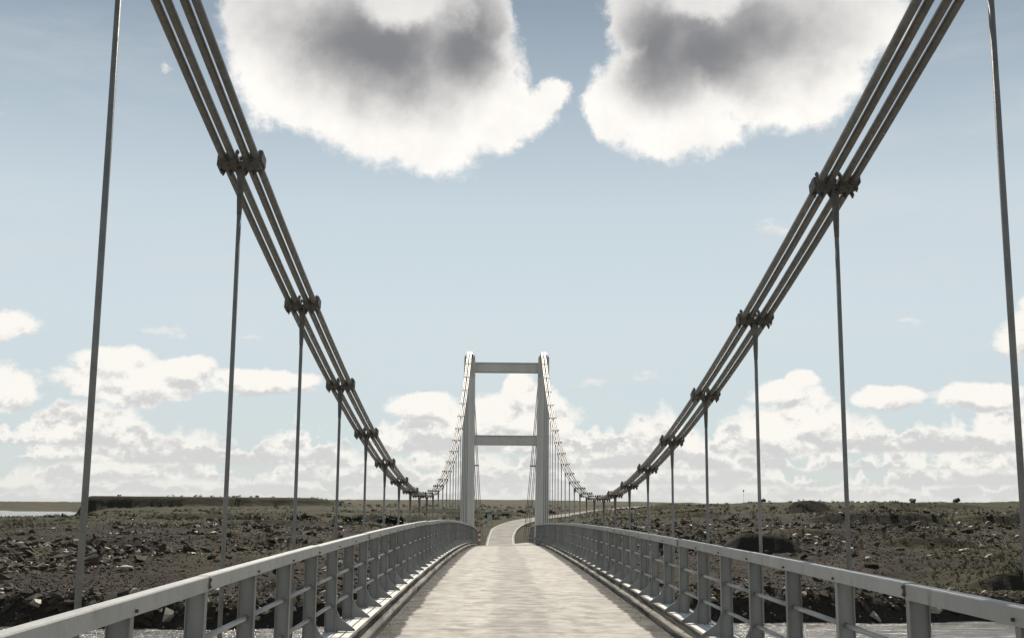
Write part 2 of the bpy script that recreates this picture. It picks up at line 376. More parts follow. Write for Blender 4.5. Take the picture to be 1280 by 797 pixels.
# ------------------------------------------------------------------ mesh helpers
class MB:
    def __init__(self):
        self.V, self.F = [], []
    def add(self, vs, fs):
        o = len(self.V)
        self.V += [tuple(v) for v in vs]
        self.F += [tuple(i + o for i in f) for f in fs]
    def box(self, x0, x1, y0, y1, z0, z1, mtx=None):
        vs = [(x0, y0, z0), (x1, y0, z0), (x1, y1, z0), (x0, y1, z0), (x0, y0, z1), (x1, y0, z1), (x1, y1, z1), (x0, y1, z1)]
        if mtx is not None:
            vs = [tuple(mtx @ Vector(v)) for v in vs]
        self.add(vs, [(3, 2, 1, 0), (4, 5, 6, 7), (0, 1, 5, 4), (1, 2, 6, 5), (2, 3, 7, 6), (3, 0, 4, 7)])
    def prism(self, poly, a, b, axis='y', mtx=None):
        n = len(poly)
        def P(u, v, w):
            return (u, w, v) if axis == 'y' else ((w, u, v) if axis == 'x' else (u, v, w))
        vs = [P(u, v, a) for u, v in poly] + [P(u, v, b) for u, v in poly]
        if mtx is not None:
            vs = [tuple(mtx @ Vector(v)) for v in vs]
        fs = [tuple(range(n)), tuple(range(2 * n - 1, n - 1, -1))] + [(i, i + n, (i + 1) % n + n, (i + 1) % n) for i in range(n)]
        self.add(vs, fs)
    def tube(self, pts, r, n=8, cap=True):
        pts = [Vector(p_) for p_ in pts]
        rings = []
        for i, p_ in enumerate(pts):
            t = (pts[min(i + 1, len(pts) - 1)] - pts[max(i - 1, 0)]).normalized()
            a = t.cross(Vector((1, 0, 0)))
            if a.length < 0.1:
                a = t.cross(Vector((0, 1, 0)))
            a.normalize()
            b = t.cross(a)
            rr = r[i] if isinstance(r, (list, tuple)) else r
            rings.append([p_ + (a * math.cos(2 * math.pi * j / n) + b * math.sin(2 * math.pi * j / n)) * rr for j in range(n)])
        vs = [v for g in rings for v in g]
        fs = []
        for i in range(len(pts) - 1):
            for j in range(n):
                fs.append((i * n + j, i * n + (j + 1) % n, (i + 1) * n + (j + 1) % n, (i + 1) * n + j))
        if cap:
            fs.append(tuple(range(n - 1, -1, -1)))
            fs.append(tuple((len(pts) - 1) * n + j for j in range(n)))
        self.add(vs, fs)
    def mesh(self, name, m, smooth=False, fix=True, bevel=0.0):
        me = bpy.data.meshes.new(name)
        me.from_pydata(self.V, [], self.F)
        if fix or bevel:
            bm = bmesh.new()
            bm.from_mesh(me)
            bmesh.ops.recalc_face_normals(bm, faces=bm.faces)
            if bevel:
                ed = [e for e in bm.edges if len(e.link_faces) == 2 and e.calc_face_angle(0) > 0.6]
                bmesh.ops.bevel(bm, geom=ed, offset=bevel, segments=1, affect='EDGES')
            bm.to_mesh(me)
            bm.free()
        me.materials.append(m)
        if smooth:
            me.polygons.foreach_set('use_smooth', [True] * len(me.polygons))
        me.update()
        return me

def link(name, me, parent=None, loc=(0, 0, 0), rot=None):
    o = bpy.data.objects.new(name, me)
    COL.objects.link(o)
    o.location = loc
    if rot is not None:
        o.rotation_euler = rot
    if parent is not None:
        o.parent = parent
    return o

def empty(name, loc=(0, 0, 0)):
    o = link(name, None, None, loc)
    o.empty_display_size = 0.3
    return o

def tag(o, label=None, cat=None, group=None, kind=None):
    if label: o['label'] = label
    if cat: o['category'] = cat
    if group: o['group'] = group
    if kind: o['kind'] = kind
    return o

# ------------------------------------------------------------------ bridge curves (camera eye is z = 0)
def rail_z(s, y):          # underside of the top rail
    return (-0.66632 + 0.018329 * y - 0.00035156 * y * y) if s < 0 else (-0.57783 + 0.0080948 * y - 0.00020174 * y * y)
def sstep(a, b, x):
    t = min(1, max(0, (x - a) / (b - a)))
    return t * t * (3 - 2 * t)
def rail_x(s, y):
    return s * ((2.195 if s < 0 else 2.225) - (0.18 if s < 0 else 0.20) * sstep(62, 75, y))
def walk_z(s, y):
    return rail_z(s, y) - (0.95 if s < 0 else 0.91)
def kerb_x(s):
    return -1.925 if s < 0 else 2.035
ROAD_DROP = 0.20
def road_z(x, y):
    a, b = walk_z(-1, y) - ROAD_DROP, walk_z(1, y) - ROAD_DROP
    return a + (b - a) * (x + 1.95) / 3.95
def cable_z(s, y):
    t = y - (30.42 if s < 0 else 30.378)
    return (0.3317 + 0.0052103 * t * t - 2.0e-6 * t ** 3) if s < 0 else (0.28836 + 0.0050969 * t * t + 1.1e-6 * t ** 3)
def cable_x(s, z):
    return s * (2.414 + 0.00428 * z)
DECK0, DECK1 = -14.0, 92.0
TOWER_Y = 75.5
ORD = ['first', 'second', 'third', 'fourth', 'fifth', 'sixth', 'seventh', 'eighth', 'ninth', 'tenth', 'eleventh', 'twelfth', 'thirteenth',
       'fourteenth', 'fifteenth', 'sixteenth', 'seventeenth', 'eighteenth', 'nineteenth', 'twentieth', 'twenty-first', 'twenty-second', 'twenty-third', 'twenty-fourth']

# ------------------------------------------------------------------ bridge deck
deck = empty('bridge_deck', (0, 0, 0))
tag(deck, 'narrow arched single lane bridge deck of worn pale concrete between two kerbs', 'bridge deck', kind='structure')
edges = [DECK0]
yj = -10.3
while yj < DECK1 - 2:
    edges.append(yj); yj += 10.4
edges.append(DECK1)
for a, b in zip(edges[:-1], edges[1:]):
    m_ = MB()
    xs = np.linspace(kerb_x(-1) + 0.02, kerb_x(1) - 0.02, 25)
    ys = np.linspace(a + 0.012, b - 0.012, max(3, int((b - a) / 0.4)))
    vs = []
    for y in ys:
        for x in xs:
            crown = -0.012 * (x / 1.9) ** 2
            rut = -0.006 * (math.exp(-((abs(x) - 0.8) / 0.25) ** 2))
            vs.append((x, y, road_z(x, y) + crown + rut))
    nx, ny = len(xs), len(ys)
    fs = [(j * nx + i, j * nx + i + 1, (j + 1) * nx + i + 1, (j + 1) * nx + i) for j in range(ny - 1) for i in range(nx - 1)]
    nb = len(vs)
    # skirts give each slab its thickness
    vs += [(x, y, z - 0.22) for (x, y, z) in vs]
    for i in range(nx - 1):
        fs.append((i, i + nb, i + 1 + nb, i + 1))
        q0 = (ny - 1) * nx + i
        fs.append((q0, q0 + 1, q0 + 1 + nb, q0 + nb))
    for j in range(ny - 1):
        q0 = j * nx
        fs.append((q0, q0 + nx, q0 + nx + nb, q0 + nb))
        q0 = j * nx + nx - 1
        fs.append((q0, q0 + nb, q0 + nx + nb, q0 + nx))
    m_.add(vs, fs)
    link('road_slab', m_.mesh('road_slab', M['road'], smooth=False, fix=False), deck)
# supporting girder under everything
m_ = MB()
for a in np.arange(DECK0, DECK1 - 0.1, 2.0):
    b = min(a + 2.0, DECK1)
    zz = [min(walk_z(-1, t), walk_z(1, t)) - 0.50 for t in (a, b)]
    vs = [(-2.30, a, zz[0] - 0.5), (2.30, a, zz[0] - 0.5), (2.30, a, zz[0]), (-2.30, a, zz[0]), (-2.30, b, zz[1] - 0.5), (2.30, b, zz[1] - 0.5), (2.30, b, zz[1]), (-2.30, b, zz[1])]
    m_.add(vs, [(3, 2, 1, 0), (4, 5, 6, 7), (0, 1, 5, 4), (1, 2, 6, 5), (2, 3, 7, 6), (3, 0, 4, 7)])
link('deck_girder', m_.mesh('deck_girder', M['galv']), deck)

def fray(y, j, amp):
    return amp * (math.sin(y * 7.3 + j * 2.1) * 0.4 + math.sin(y * 17.7 + j * 5.3) * 0.35 + math.sin(y * 41.0 + j * 1.3) * 0.35)
for s in (-1, 1):
    kx = kerb_x(s)
    o = -s    # towards the road
    # kerb: nosing, set-back upper face, rubbing ledge, lower face
    prof = [(0.040, -0.42), (0.040, 0.012), (0.012, 0.022), (0.0, 0.008), (0.004, -0.085), (-0.050, -0.105), (-0.062, -0.125), (-0.058, -0.42)]
    a = DECK0
    while a < DECK1 - 0.1:
        b = min(a + 4.5, DECK1)
        ys = np.arange(a + 0.008, b - 0.007, 0.14)
        ys = np.append(ys, b - 0.008)
        vs, fs = [], []
        chip = rng.random(len(ys))
        for iy, y in enumerate(ys):
            for j, (u, w) in enumerate(prof):
                du, dw = (fray(y, j, 0.0010), fray(y + 3, j, 0.0010)) if 2 <= j <= 6 else (0, 0)
                if j in (5, 6) and chip[iy] > 0.95:
                    du += 0.004
                vs.append((kx + s * (u + du), y, walk_z(s, y) + w + dw))
        n = len(prof)
        for iy in range(len(ys) - 1):
            for j in range(n):
                fs.append((iy * n + j, iy * n + (j + 1) % n, (iy + 1) * n + (j + 1) % n, (iy + 1) * n + j))
        fs.append(tuple(range(n)))
        fs.append(tuple((len(ys) - 1) * n + j for j in range(n)))
        m_ = MB(); m_.add(vs, fs)
        link('kerb', m_.mesh('kerb', M['concrete']), deck)
        # four long planks of the footway in this bay
        for u0 in (0.050, 0.153, 0.256, 0.359):
            m_ = MB()
            tt = np.linspace(a + 0.012, b - 0.012, 7)
            zt = rng.normal(0, 0.003)
            vs, fs = [], []
            for y in tt:
                z = walk_z(s, y) + zt
                for (u, w) in ((u0, 0), (u0 + 0.088, 0), (u0 + 0.088, -0.05), (u0, -0.05)):
                    vs.append((kx + s * u, y, z + w))
            for i in range(6):
                for j in range(4):
                    fs.append((i * 4 + j, i * 4 + (j + 1) % 4, i * 4 + 4 + (j + 1) % 4, i * 4 + 4 + j))
            fs += [(0, 1, 2, 3), (24, 25, 26, 27)]
            m_.add(vs, fs)
            link('walkway_plank', m_.mesh('walkway_plank', M['plank']), deck)
        a += 4.5

# ------------------------------------------------------------------ railings
def post_mesh(s):
    m_ = MB()       # local: x towards the outside is +s, rail-side flange at x = 0, z = 0 at the rail underside
    h = 0.95 if s < 0 else 0.91
    m_.box(min(s * 0.006, s * 0.122), max(s * 0.006, s * 0.122), -0.004, 0.004, -h + 0.002, 0.075)
    m_.box(min(0, s * 0.006), max(0, s * 0.006), -0.030, 0.030, -h, 0.02)
    m_.box(min(s * 0.122, s * 0.128), max(s * 0.122, s * 0.128), -0.030, 0.030, -h, 0.075)
    m_.box(min(s * -0.02, s * 0.15), max(s * -0.02, s * 0.15), -0.045, 0.045, -h - 0.004, -h + 0.011)
    return m_.mesh('post', M['post'])
def gusset_mesh(s):
    m_ = MB()
    h = 0.95 if s < 0 else 0.91
    poly = [(-s * 0.002, -h + 0.012), (-s * 0.225, -h + 0.012), (-s * 0.225, -h + 0.034), (-s * 0.06, -h + 0.15), (-s * 0.002, -h + 0.26)]
    m_.prism(poly, -0.006, 0.006)
    return m_.mesh('gusset', M['post'])
def bolt_mesh(s):
    m_ = MB()
    pts = [(math.cos(a) * 0.0105, math.sin(a) * 0.0105) for a in np.arange(6) * math.pi / 3]
    m_.prism(pts, -s * 0.014, 0.0, axis='x')
    return m_.mesh('bolt', M['rust'])
for s, side in ((-1, 'left'), (1, 'right')):
    rt = empty('bridge_railing', (0, 0, 0))
    tag(rt, f'grey painted steel railing with flat posts along the {side} side of the deck', 'railing', 'railings along the bridge deck')
    pm, gm, bm_ = post_mesh(s), gusset_mesh(s), bolt_mesh(s)
    y0 = 6.052 if s < 0 else 6.052 - 0.4575
    ypost = [y0 + 1.5 * i for i in range(-11, 57)]
    for y in ypost:
        x = rail_x(s, y)
        po = link('post', pm, rt, (x, y, rail_z(s, y)))
        link('gusset', gm, po)
        if y > 4.5 and y < 40:
            link('bolt', bm_, po, (-s * 0.016, 0, 0.028))
    # top rail: a downturned channel in lengths of three bays
    i = 0
    start = [j for j, y in enumerate(ypost) if abs(y - (y0 + 1.5)) < 0.01][0] % 3
    cuts = [ypost[0] - 0.3] + [ypost[j] for j in range(start, len(ypost), 3)] + [ypost[-1] + 0.12]
    SPL = {-1: 0, 1: 0}
    first_sp = [q_ for q_, c_ in enumerate(cuts) if abs(c_ - (y0 + (1.5 if s < 0 else 1.5))) < 0.01][0]
    for splice_i, (a, b) in enumerate(zip(cuts[:-1], cuts[1:]), -first_sp):
        if b - a < 0.2:
            continue
        m_ = MB()
        tt = np.linspace(a + 0.006, b - 0.006, 9)
        jz = rng.normal(0, 0.003)
        prof = [(-0.016, 0.0), (-0.016, 0.088), (-0.010, 0.095), (0.066, 0.095), (0.074, 0.088), (0.074, 0.0), (0.066, 0.0), (0.066, 0.083), (-0.008, 0.083), (-0.008, 0.0)]
        vs, fs = [], []
        for y in tt:
            for (u, w) in prof:
                vs.append((rail_x(s, y) + s * u, y, rail_z(s, y) + w + jz))
        n = len(prof)
        for q_ in range(len(tt) - 1):
            for j in range(n):
                fs.append((q_ * n + j, q_ * n + (j + 1) % n, (q_ + 1) * n + (j + 1) % n, (q_ + 1) * n + j))
        fs += [tuple(range(n)), tuple((len(tt) - 1) * n + j for j in range(n))]
        m_.add(vs, fs)
        link('top_rail', m_.mesh('top_rail', M['rail']), rt)
        if -5 < a < 60 and splice_i % 2 == SPL[s]:
            # rusty sleeve where two lengths meet
            m_ = MB()
            x = rail_x(s, a)
            z = rail_z(s, a) + jz
            m_.box(min(x - s * 0.020, x - s * 0.0165), max(x - s * 0.020, x - s * 0.0165), a - 0.020, a + 0.020, z + 0.012, z + 0.082)
            m_.box(min(x - s * 0.026, x - s * 0.020), max(x - s * 0.026, x - s * 0.020), a - 0.024, a - 0.004, z + 0.018, z + 0.034)
            m_.box(min(x - s * 0.026, x - s * 0.020), max(x - s * 0.026, x - s * 0.020), a + 0.006, a + 0.026, z + 0.058, z + 0.074)
            link('splice_plate', m_.mesh('splice_plate', M['rust']), rt)
    for a, b in zip(ypost[:-1], ypost[1:]):
        for f in (0.34, 0.685):
            m_ = MB()
            h = (0.95 if s < 0 else 0.91) * f
            m_.tube([(rail_x(s, a) + s * 0.064, a + 0.005, rail_z(s, a) - h), (rail_x(s, b) + s * 0.064, b - 0.005, rail_z(s, b) - h)], 0.021, 8)
            link('mid_rail', m_.mesh('mid_rail', M['rail'], smooth=True), rt)

# ------------------------------------------------------------------ main cables, clamps and hangers
OFFS = (-0.133, -0.056, 0.056, 0.133)
def clamp_mesh():
    m_ = MB()     # local y along the cable, z up, x across: one pair of jaws for each pair of strands, joined by a yoke
    for e in (-1, 1):
        c0 = e * 0.0945
        m_.prism([(c0 - 0.075, 0.026), (c0 + 0.075, 0.026), (c0 + 0.066, 0.052), (c0 - 0.066, 0.052)], -0.075, 0.075)
        m_.prism([(c0 - 0.066, -0.052), (c0 + 0.066, -0.052), (c0 + 0.075, -0.026), (c0 - 0.075, -0.026)], -0.075, 0.075)
        m_.box(e * 0.168, e * 0.186, -0.095, 0.06, -0.030, 0.062) if e > 0 else m_.box(-0.186, -0.168, -0.06, 0.095, -0.062, 0.040)
    for o in OFFS:
        ring = [(o + 0.043 * math.cos(a), 0.043 * math.sin(a)) for a in np.arange(10) * math.pi / 5]
        m_.prism(ring, -0.095, 0.095)
    m_.box(-0.060, 0.060, -0.045, 0.045, -0.050, -0.012)
    return m_.mesh('cable_clamp', M['clamp'], bevel=0.004)
def clamp_bolt_mesh():
    m_ = MB()
    for sx in (-0.155, -0.0945, -0.030, 0.030, 0.0945, 0.155):
        for sy in (-0.055, 0.055):
            hexa = [(sx + 0.017 * math.cos(a), sy + 0.017 * math.sin(a)) for a in np.arange(6) * math.pi / 3]
            m_.prism(hexa, 0.051, 0.070, axis='z')
            m_.prism(hexa, -0.072, -0.051, axis='z')
            thin = [(sx + 0.009 * math.cos(a), sy + 0.009 * math.sin(a)) for a in np.arange(6) * math.pi / 3]
            m_.prism(thin, -0.092, 0.082, axis='z')
    return m_.mesh('clamp_bolts', M['clamp'])
cm, cbm = clamp_mesh(), clamp_bolt_mesh()
YH = 8.8784
for s, side in ((-1, 'left'), (1, 'right')):
    cb = empty('suspension_cable', (cable_x(s, 10.3), TOWER_Y, 10.3))
    tag(cb, f'four strand suspension cable with bolted clamps sweeping up on the {side} side', 'bridge cable', 'main suspension cables')
    base = Vector(cb.location)
    for o in OFFS:
        m_ = MB()
        pts = []
        for y in np.concatenate([np.arange(-14, 40, 1.0), np.arange(40, 74.6, 1.5), [74.6]]):
            z = cable_z(s, y)
            pts.append(Vector((cable_x(s, z) + o, y, z)) - base)
        m_.tube(pts, 0.0305, 10)
        link('strand', m_.mesh('strand', M['strand'], smooth=True), cb)
        # backstay of the same strand beyond the tower, splaying towards its anchorage
        m_ = MB()
        pts = [Vector((cable_x(s, 10.3) + o, TOWER_Y + 0.75, 10.22)) - base]
        for t in np.linspace(0.05, 1, 14):
            y = TOWER_Y + 0.75 + t * 46
            z = 10.22 - 13.6 * t - 0.5 * 4 * t * (1 - t)
            pts.append(Vector((s * (2.455 + 0.0 * t) + o * (1 + 1.3 * t), y, z)) - base)
        m_.tube(pts, 0.0265, 8)
        link('backstay', m_.mesh('backstay', M['strand'], smooth=True), cb)
    for t in (0.45, 0.86):
        y = TOWER_Y + 0.75 + t * 46
        z = 10.22 - 13.6 * t - 2 * t * (1 - t)
        m_ = MB()
        m_.box(s * 2.455 - 0.17 * (1 + 1.3 * t) - base.x, s * 2.455 + 0.17 * (1 + 1.3 * t) - base.x, y - 0.05 - base.y, y + 0.05 - base.y, z - 0.05 - base.z, z + 0.05 - base.z)
        link('backstay_clamp', m_.mesh('backstay_clamp', M['clamp']), cb)
    for i in range(-6, 23):
        y = YH + 3.0 * (i - 1)
        z = cable_z(s, y)
        x = cable_x(s, z)
        slope = math.atan2(cable_z(s, y + 0.1) - cable_z(s, y - 0.1), 0.2)
        c_ = link('cable_clamp', cm, cb, Vector((x, y, z)) - base, (slope, 0, R(random.uniform(-1.5, 1.5))))
        if 0 <= i < 12:
            link('clamp_bolts', cbm, c_)
        if i < 0:
            continue
        # the hanger rod below this clamp
        zb = walk_z(s, y) - 0.45
        hr = empty('hanger_rod', (s * 2.414, y, zb))
        if i == 0:
            lb = f'nearest thick hanger rod rising out of the top of the frame beyond the {side} railing'
        elif i <= 11:
            lb = f'{ORD[i]} steel hanger rod from the near end under the {side} suspension cable'
        else:
            lb = f'{ORD[22 - i]} thin hanger rod from the far tower on the {side} cable'
        tag(hr, lb, 'hanger rod', f'hanger rods under the {side} cable')
        hb = Vector(hr.location)
        top = Vector((x, y, z - 0.05))
        m_ = MB()
        ft = 0.34 if z - zb > 1.2 else 0.16
        m_.tube([Vector((0, 0, 0)), Vector((x, y, z - ft)) - hb], 0.0185, 8)
        link('rod', m_.mesh('rod', M['galv'], smooth=True), hr)
        m_ = MB()
        tt = Vector((x, y, z)) - hb
        m_.tube([tt + Vector((0, 0, -ft - 0.10)), tt + Vector((0, 0, -ft)), tt + Vector((0, 0, -ft * 0.75)), tt + Vector((0, 0, -0.06))], [0.020, 0.024, 0.027, 0.036], 8)
        link('socket', m_.mesh('socket', M['clamp']), hr)
        m_ = MB()
        m_.box(-0.07, 0.07, -0.07, 0.07, -0.02, 0.02)
        m_.tube([(0, 0, -0.06), (0, 0, 0.07)], 0.03, 6)
        link('anchor_nut', m_.mesh('anchor_nut', M['galv']), hr)

# ------------------------------------------------------------------ tower
tw = empty('suspension_tower', (0, TOWER_Y, -6.0))
tag(tw, 'tall grey portal tower with two crossbeams at the far end of the bridge', 'bridge tower')
TB = Vector(tw.location)
def frustum(m_, cx0, w0, d0, z0, cx1, w1, d1, z1):
    vs = [(cx0 - w0 / 2, -d0 / 2, z0), (cx0 + w0 / 2, -d0 / 2, z0), (cx0 + w0 / 2, d0 / 2, z0), (cx0 - w0 / 2, d0 / 2, z0),
          (cx1 - w1 / 2, -d1 / 2, z1), (cx1 + w1 / 2, -d1 / 2, z1), (cx1 + w1 / 2, d1 / 2, z1), (cx1 - w1 / 2, d1 / 2, z1)]
    m_.add(vs, [(3, 2, 1, 0), (4, 5, 6, 7), (0, 1, 5, 4), (1, 2, 6, 5), (2, 3, 7, 6), (3, 0, 4, 7)])
for s in (-1, 1):
    cb0, ct = (-2.50, -2.46) if s < 0 else (2.40, 2.52)
    m_ = MB()
    z0, z1 = 2.0, 16.0
    # box column with raised edge ribs on its broad faces
    frustum(m_, cb0, 0.94, 1.05, z0, ct, 0.72, 0.80, z1)
    for e in (-1, 1):
        frustum(m_, cb0 + e * 0.385, 0.17, 1.13, z0 + 0.003, ct + e * 0.29, 0.14, 0.88, z1 - 0.003)
    lg = link('leg', m_.mesh('leg', M['tower'], bevel=0.012), tw)
    m_ = MB()
    frustum(m_, cb0, 1.5, 1.9, -0.8, cb0, 1.35, 1.7, 2.0)
    link('pier', m_.mesh('pier', M['pier'], bevel=0.03), tw)
    # saddle head: two cheek plates, cradle and cap
    m_ = MB()
    for e in (-1, 1):
        x = ct + e * 0.30
        m_.prism([(-0.62, 14.75), (0.62, 14.75), (0.62, 15.7), (0.40, 16.12), (-0.40, 16.12), (-0.62, 15.7)], x - 0.04, x + 0.04, axis='x')
    link('cheek_plates', m_.mesh('cheek_plates', M['tower']), tw)
    m_ = MB()
    m_.prism([(-0.70, 16.0), (0.70, 16.0), (0.72, 16.18), (0.40, 16.34), (0, 16.40), (-0.40, 16.34), (-0.72, 16.18)], ct - 0.22, ct + 0.22, axis='x')
    link('saddle', m_.mesh('saddle', M['galv'], bevel=0.02), tw)
# crossbeams
for (a, b, ln, nm) in ((15.03, 15.68, 2.19, 'crossbeam'), (10.16, 10.80, 2.12, 'crossbeam')):
    m_ = MB()
    m_.box(-ln + 0.02, ln - 0.02, -0.26, 0.26, a + 0.05, b - 0.05)
    m_.box(-ln + 0.022, ln - 0.022, -0.33, 0.33, b - 0.05, b)
    m_.box(-ln + 0.022, ln - 0.022, -0.33, 0.33, a, a + 0.05)
    link(nm, m_.mesh(nm, M['tower'], bevel=0.008), tw)
# abutment behind the tower
ab = MB()
ab.box(-1.85, 1.95, 76.5, 92.5, -9.0, -4.4)
o = link('bridge_abutment', ab.mesh('bridge_abutment', M['pier'], bevel=0.05))
tag(o, 'grey concrete abutment carrying the far end of the bridge deck', 'abutment')

# ------------------------------------------------------------------ terrain
def vnoise(x, y, seed=0):
    xi, yi = np.floor(x).astype(np.int64), np.floor(y).astype(np.int64)
    xf, yf = x - xi, y - yi
    u, v = xf * xf * (3 - 2 * xf), yf * yf * (3 - 2 * yf)
    def h(a, b):
        n = (a * 374761393 + b * 668265263 + seed * 2147483647) & 0xFFFFFFFF
        n = ((n ^ (n >> 13)) * 1274126177) & 0xFFFFFFFF
        return ((n ^ (n >> 16)) & 0xFFFF) / 65535.0
    return (h(xi, yi) * (1 - u) + h(xi + 1, yi) * u) * (1 - v) + (h(xi, yi + 1) * (1 - u) + h(xi + 1, yi + 1) * u) * v
def fbm(x, y, o=4, seed=0):
    a, r = 0.5, 0
    for i in range(o):
        r = r + a * (vnoise(x, y, seed + i) - 0.5)
        x, y, a = x * 2.03 + 11.3, y * 2.03 + 5.7, a * 0.5
    return r
ROWS = np.log(np.array([50, 62, 72, 85, 110, 150, 200, 280, 400, 520, 800, 1250, 2500, 9000, 20000.]))
TC = np.array([-0.73, -0.445, -0.38, -0.335, -0.232, -0.125, -0.018, 0.024, 0.095, 0.16, 0.23, 0.372, 0.48, 0.75])
TZ = np.array([
 [-5.4, -5.0, -4.3, -3.6, -2.9, -2.3, -2.6, -3.2, -4.8, -7.0, -7.5, -5.5, 3, 24, 50],
 [-5.4, -5.0, -4.3, -3.6, -2.9, -2.3, -2.5, -3.1, -4.6, -7.0, -7.5, -5.3, 3, 19, 40],
 [-5.4, -5.0, -4.2, -3.5, -2.8, -2.2, -2.3, -2.8, -4.2, -6.8, -7.2, -5.0, 3, 21, 42],
 [-5.4, -5.0, -4.2, -3.5, -2.7, -2.1, -2.0, -2.1, -2.3, -2.0, 0.0, 2.0, 5, 24, 45],
 [-5.4, -5.1, -4.2, -3.4, -2.7, -2.2, -2.1, -1.9, -1.5, -0.6, 1.0, 3.0, 7, 34, 60],
 [-5.6, -5.2, -4.5, -3.9, -3.2, -2.7, -2.5, -2.0, -1.0, 0.0, 2.0, 4.0, 11, 50, 90],
 [-5.6, -5.2, -4.6, -4.3, -4.2, -4.9, -4.6, -3.0, -1.3, 0.0, 2.5, 5.0, 12, 57, 110],
 [-5.6, -5.2, -4.5, -4.2, -4.1, -4.9, -4.3, -2.8, -1.2, 0.0, 2.5, 5.5, 13, 57, 110],
 [-5.5, -5.1, -4.3, -3.2, -2.3, -1.7, -1.4, -1.0, -0.3, 0.5, 3.0, 6.5, 13, 52, 100],
 [-5.5, -5.1, -4.2, -3.1, -2.1, -1.4, -0.7, 0.3, 1.2, 2.0, 4.0, 7.0, 12, 45, 90],
 [-5.5, -5.2, -4.3, -3.4, -2.3, -1.2, 0.1, 2.0, 2.1, 2.4, 3.0, 4.0, 8, 30, 60],
 [-5.6, -5.3, -4.9, -3.4, -2.4, -1.2, 0.1, 2.3, 2.3, 2.5, 3.0, 4.0, 8, 30, 60],
 [-5.6, -5.3, -4.9, -3.4, -2.4, -1.1, 0.2, 2.5, 2.5, 2.7, 3.0, 4.0, 8, 30, 60],
 [-5.6, -5.3, -4.9, -3.4, -2.4, -1.1, 0.2, 2.5, 2.5, 2.7, 3.0, 4.0, 8, 30, 60]])
def table(t, y):
    t = np.clip(t, TC[0], TC[-1])
    r = np.log(np.clip(y, 50, 20000))
    ci = np.clip(np.searchsorted(TC, t) - 1, 0, len(TC) - 2)
    ri = np.clip(np.searchsorted(ROWS, r) - 1, 0, len(ROWS) - 2)
    ct = (t - TC[ci]) / (TC[ci + 1] - TC[ci]); ct = ct * ct * (3 - 2 * ct)
    rt = (r - ROWS[ri]) / (ROWS[ri + 1] - ROWS[ri])
    return (TZ[ci, ri] * (1 - ct) + TZ[ci + 1, ri] * ct) * (1 - rt) + (TZ[ci, ri + 1] * (1 - ct) + TZ[ci + 1, ri + 1] * ct) * rt
def ss(a, b, x):
    t = np.clip((x - a) / (b - a), 0, 1)
    return t * t * (3 - 2 * t)
# far road centreline beyond the bridge: x, y, z, width
ROADPTS = np.array([[0.05, 92, -2.94, 4.0], [0.05, 110, -3.85, 4.4], [-0.1, 140, -4.75, 4.6], [-0.25, 165, -5.15, 4.7], [-0.25, 185, -4.85, 4.8],
                    [0.0, 200, -4.35, 5.0], [0.6, 222, -3.85, 5.6], [2.4, 248, -3.35, 5.8], [5.6, 276, -2.85, 6.4], [10.0, 305, -2.50, 6.8],
                    [15.5, 335, -2.2, 7.0], [29.5, 420, -1.45, 8.2], [55, 560, 0.1, 10.0], [101, 715, 2.7, 10.0], [165, 860, 5.2, 10.0]])
def catmull(P, n=10):
    out_ = []
    for i in range(len(P) - 1):
        p0, p1, p2, p3 = P[max(i - 1, 0)], P[i], P[i + 1], P[min(i + 2, len(P) - 1)]
        for t in np.linspace(0, 1, n, endpoint=False):
            out_.append(0.5 * (2 * p1 + (p2 - p0) * t + (2 * p0 - 5 * p1 + 4 * p2 - p3) * t * t + (3 * p1 - p0 - 3 * p2 + p3) * t ** 3))
    out_.append(P[-1])
    return np.array(out_)
RC = catmull(ROADPTS, 12)
RC[:, 3] *= 0.93
# steep-fronted banks and hummocks: x, y, half width, height, length of the back slope
SCARPS = [(20.0, 88, 2.8, 1.35, 9), (50.0, 185, 3.6, 1.9, 14), (47, 140, 9.0, 1.35, 16), (60.5, 139, 4.0, 1.25, 14), (-22, 205, 2.6, 1.3, 12),
          (-17, 240, 4.5, 1.1, 16), (-40, 215, 7, 0.8, 18), (31, 112, 5, 0.6, 8), (70, 150, 8, 1.0, 14), (26, 160, 5, 0.8, 12), (-30, 150, 8, 0.6, 12),
          (-48, 180, 9, 0.7, 14), (3, 330, 9, 1.2, 20), (-9, 300, 8, 1.1, 20), (38, 260, 8, 1.0, 18), (15, 380, 10, 1.4, 20), (-20, 360, 12, 1.2, 24), (80, 215, 12, 0.9, 16),
          (36, 96, 5, 0.7, 7), (-31, 92, 4, 0.5, 6)]
def shore(x):
    return 59.0 + np.clip(x * 0.045, -3, 4) + 2.6 * ss(6, 18, np.asarray(x, float)) + 2.6 * fbm(x * 0.11, x * 0 + 3.1, 4, 5) * 2
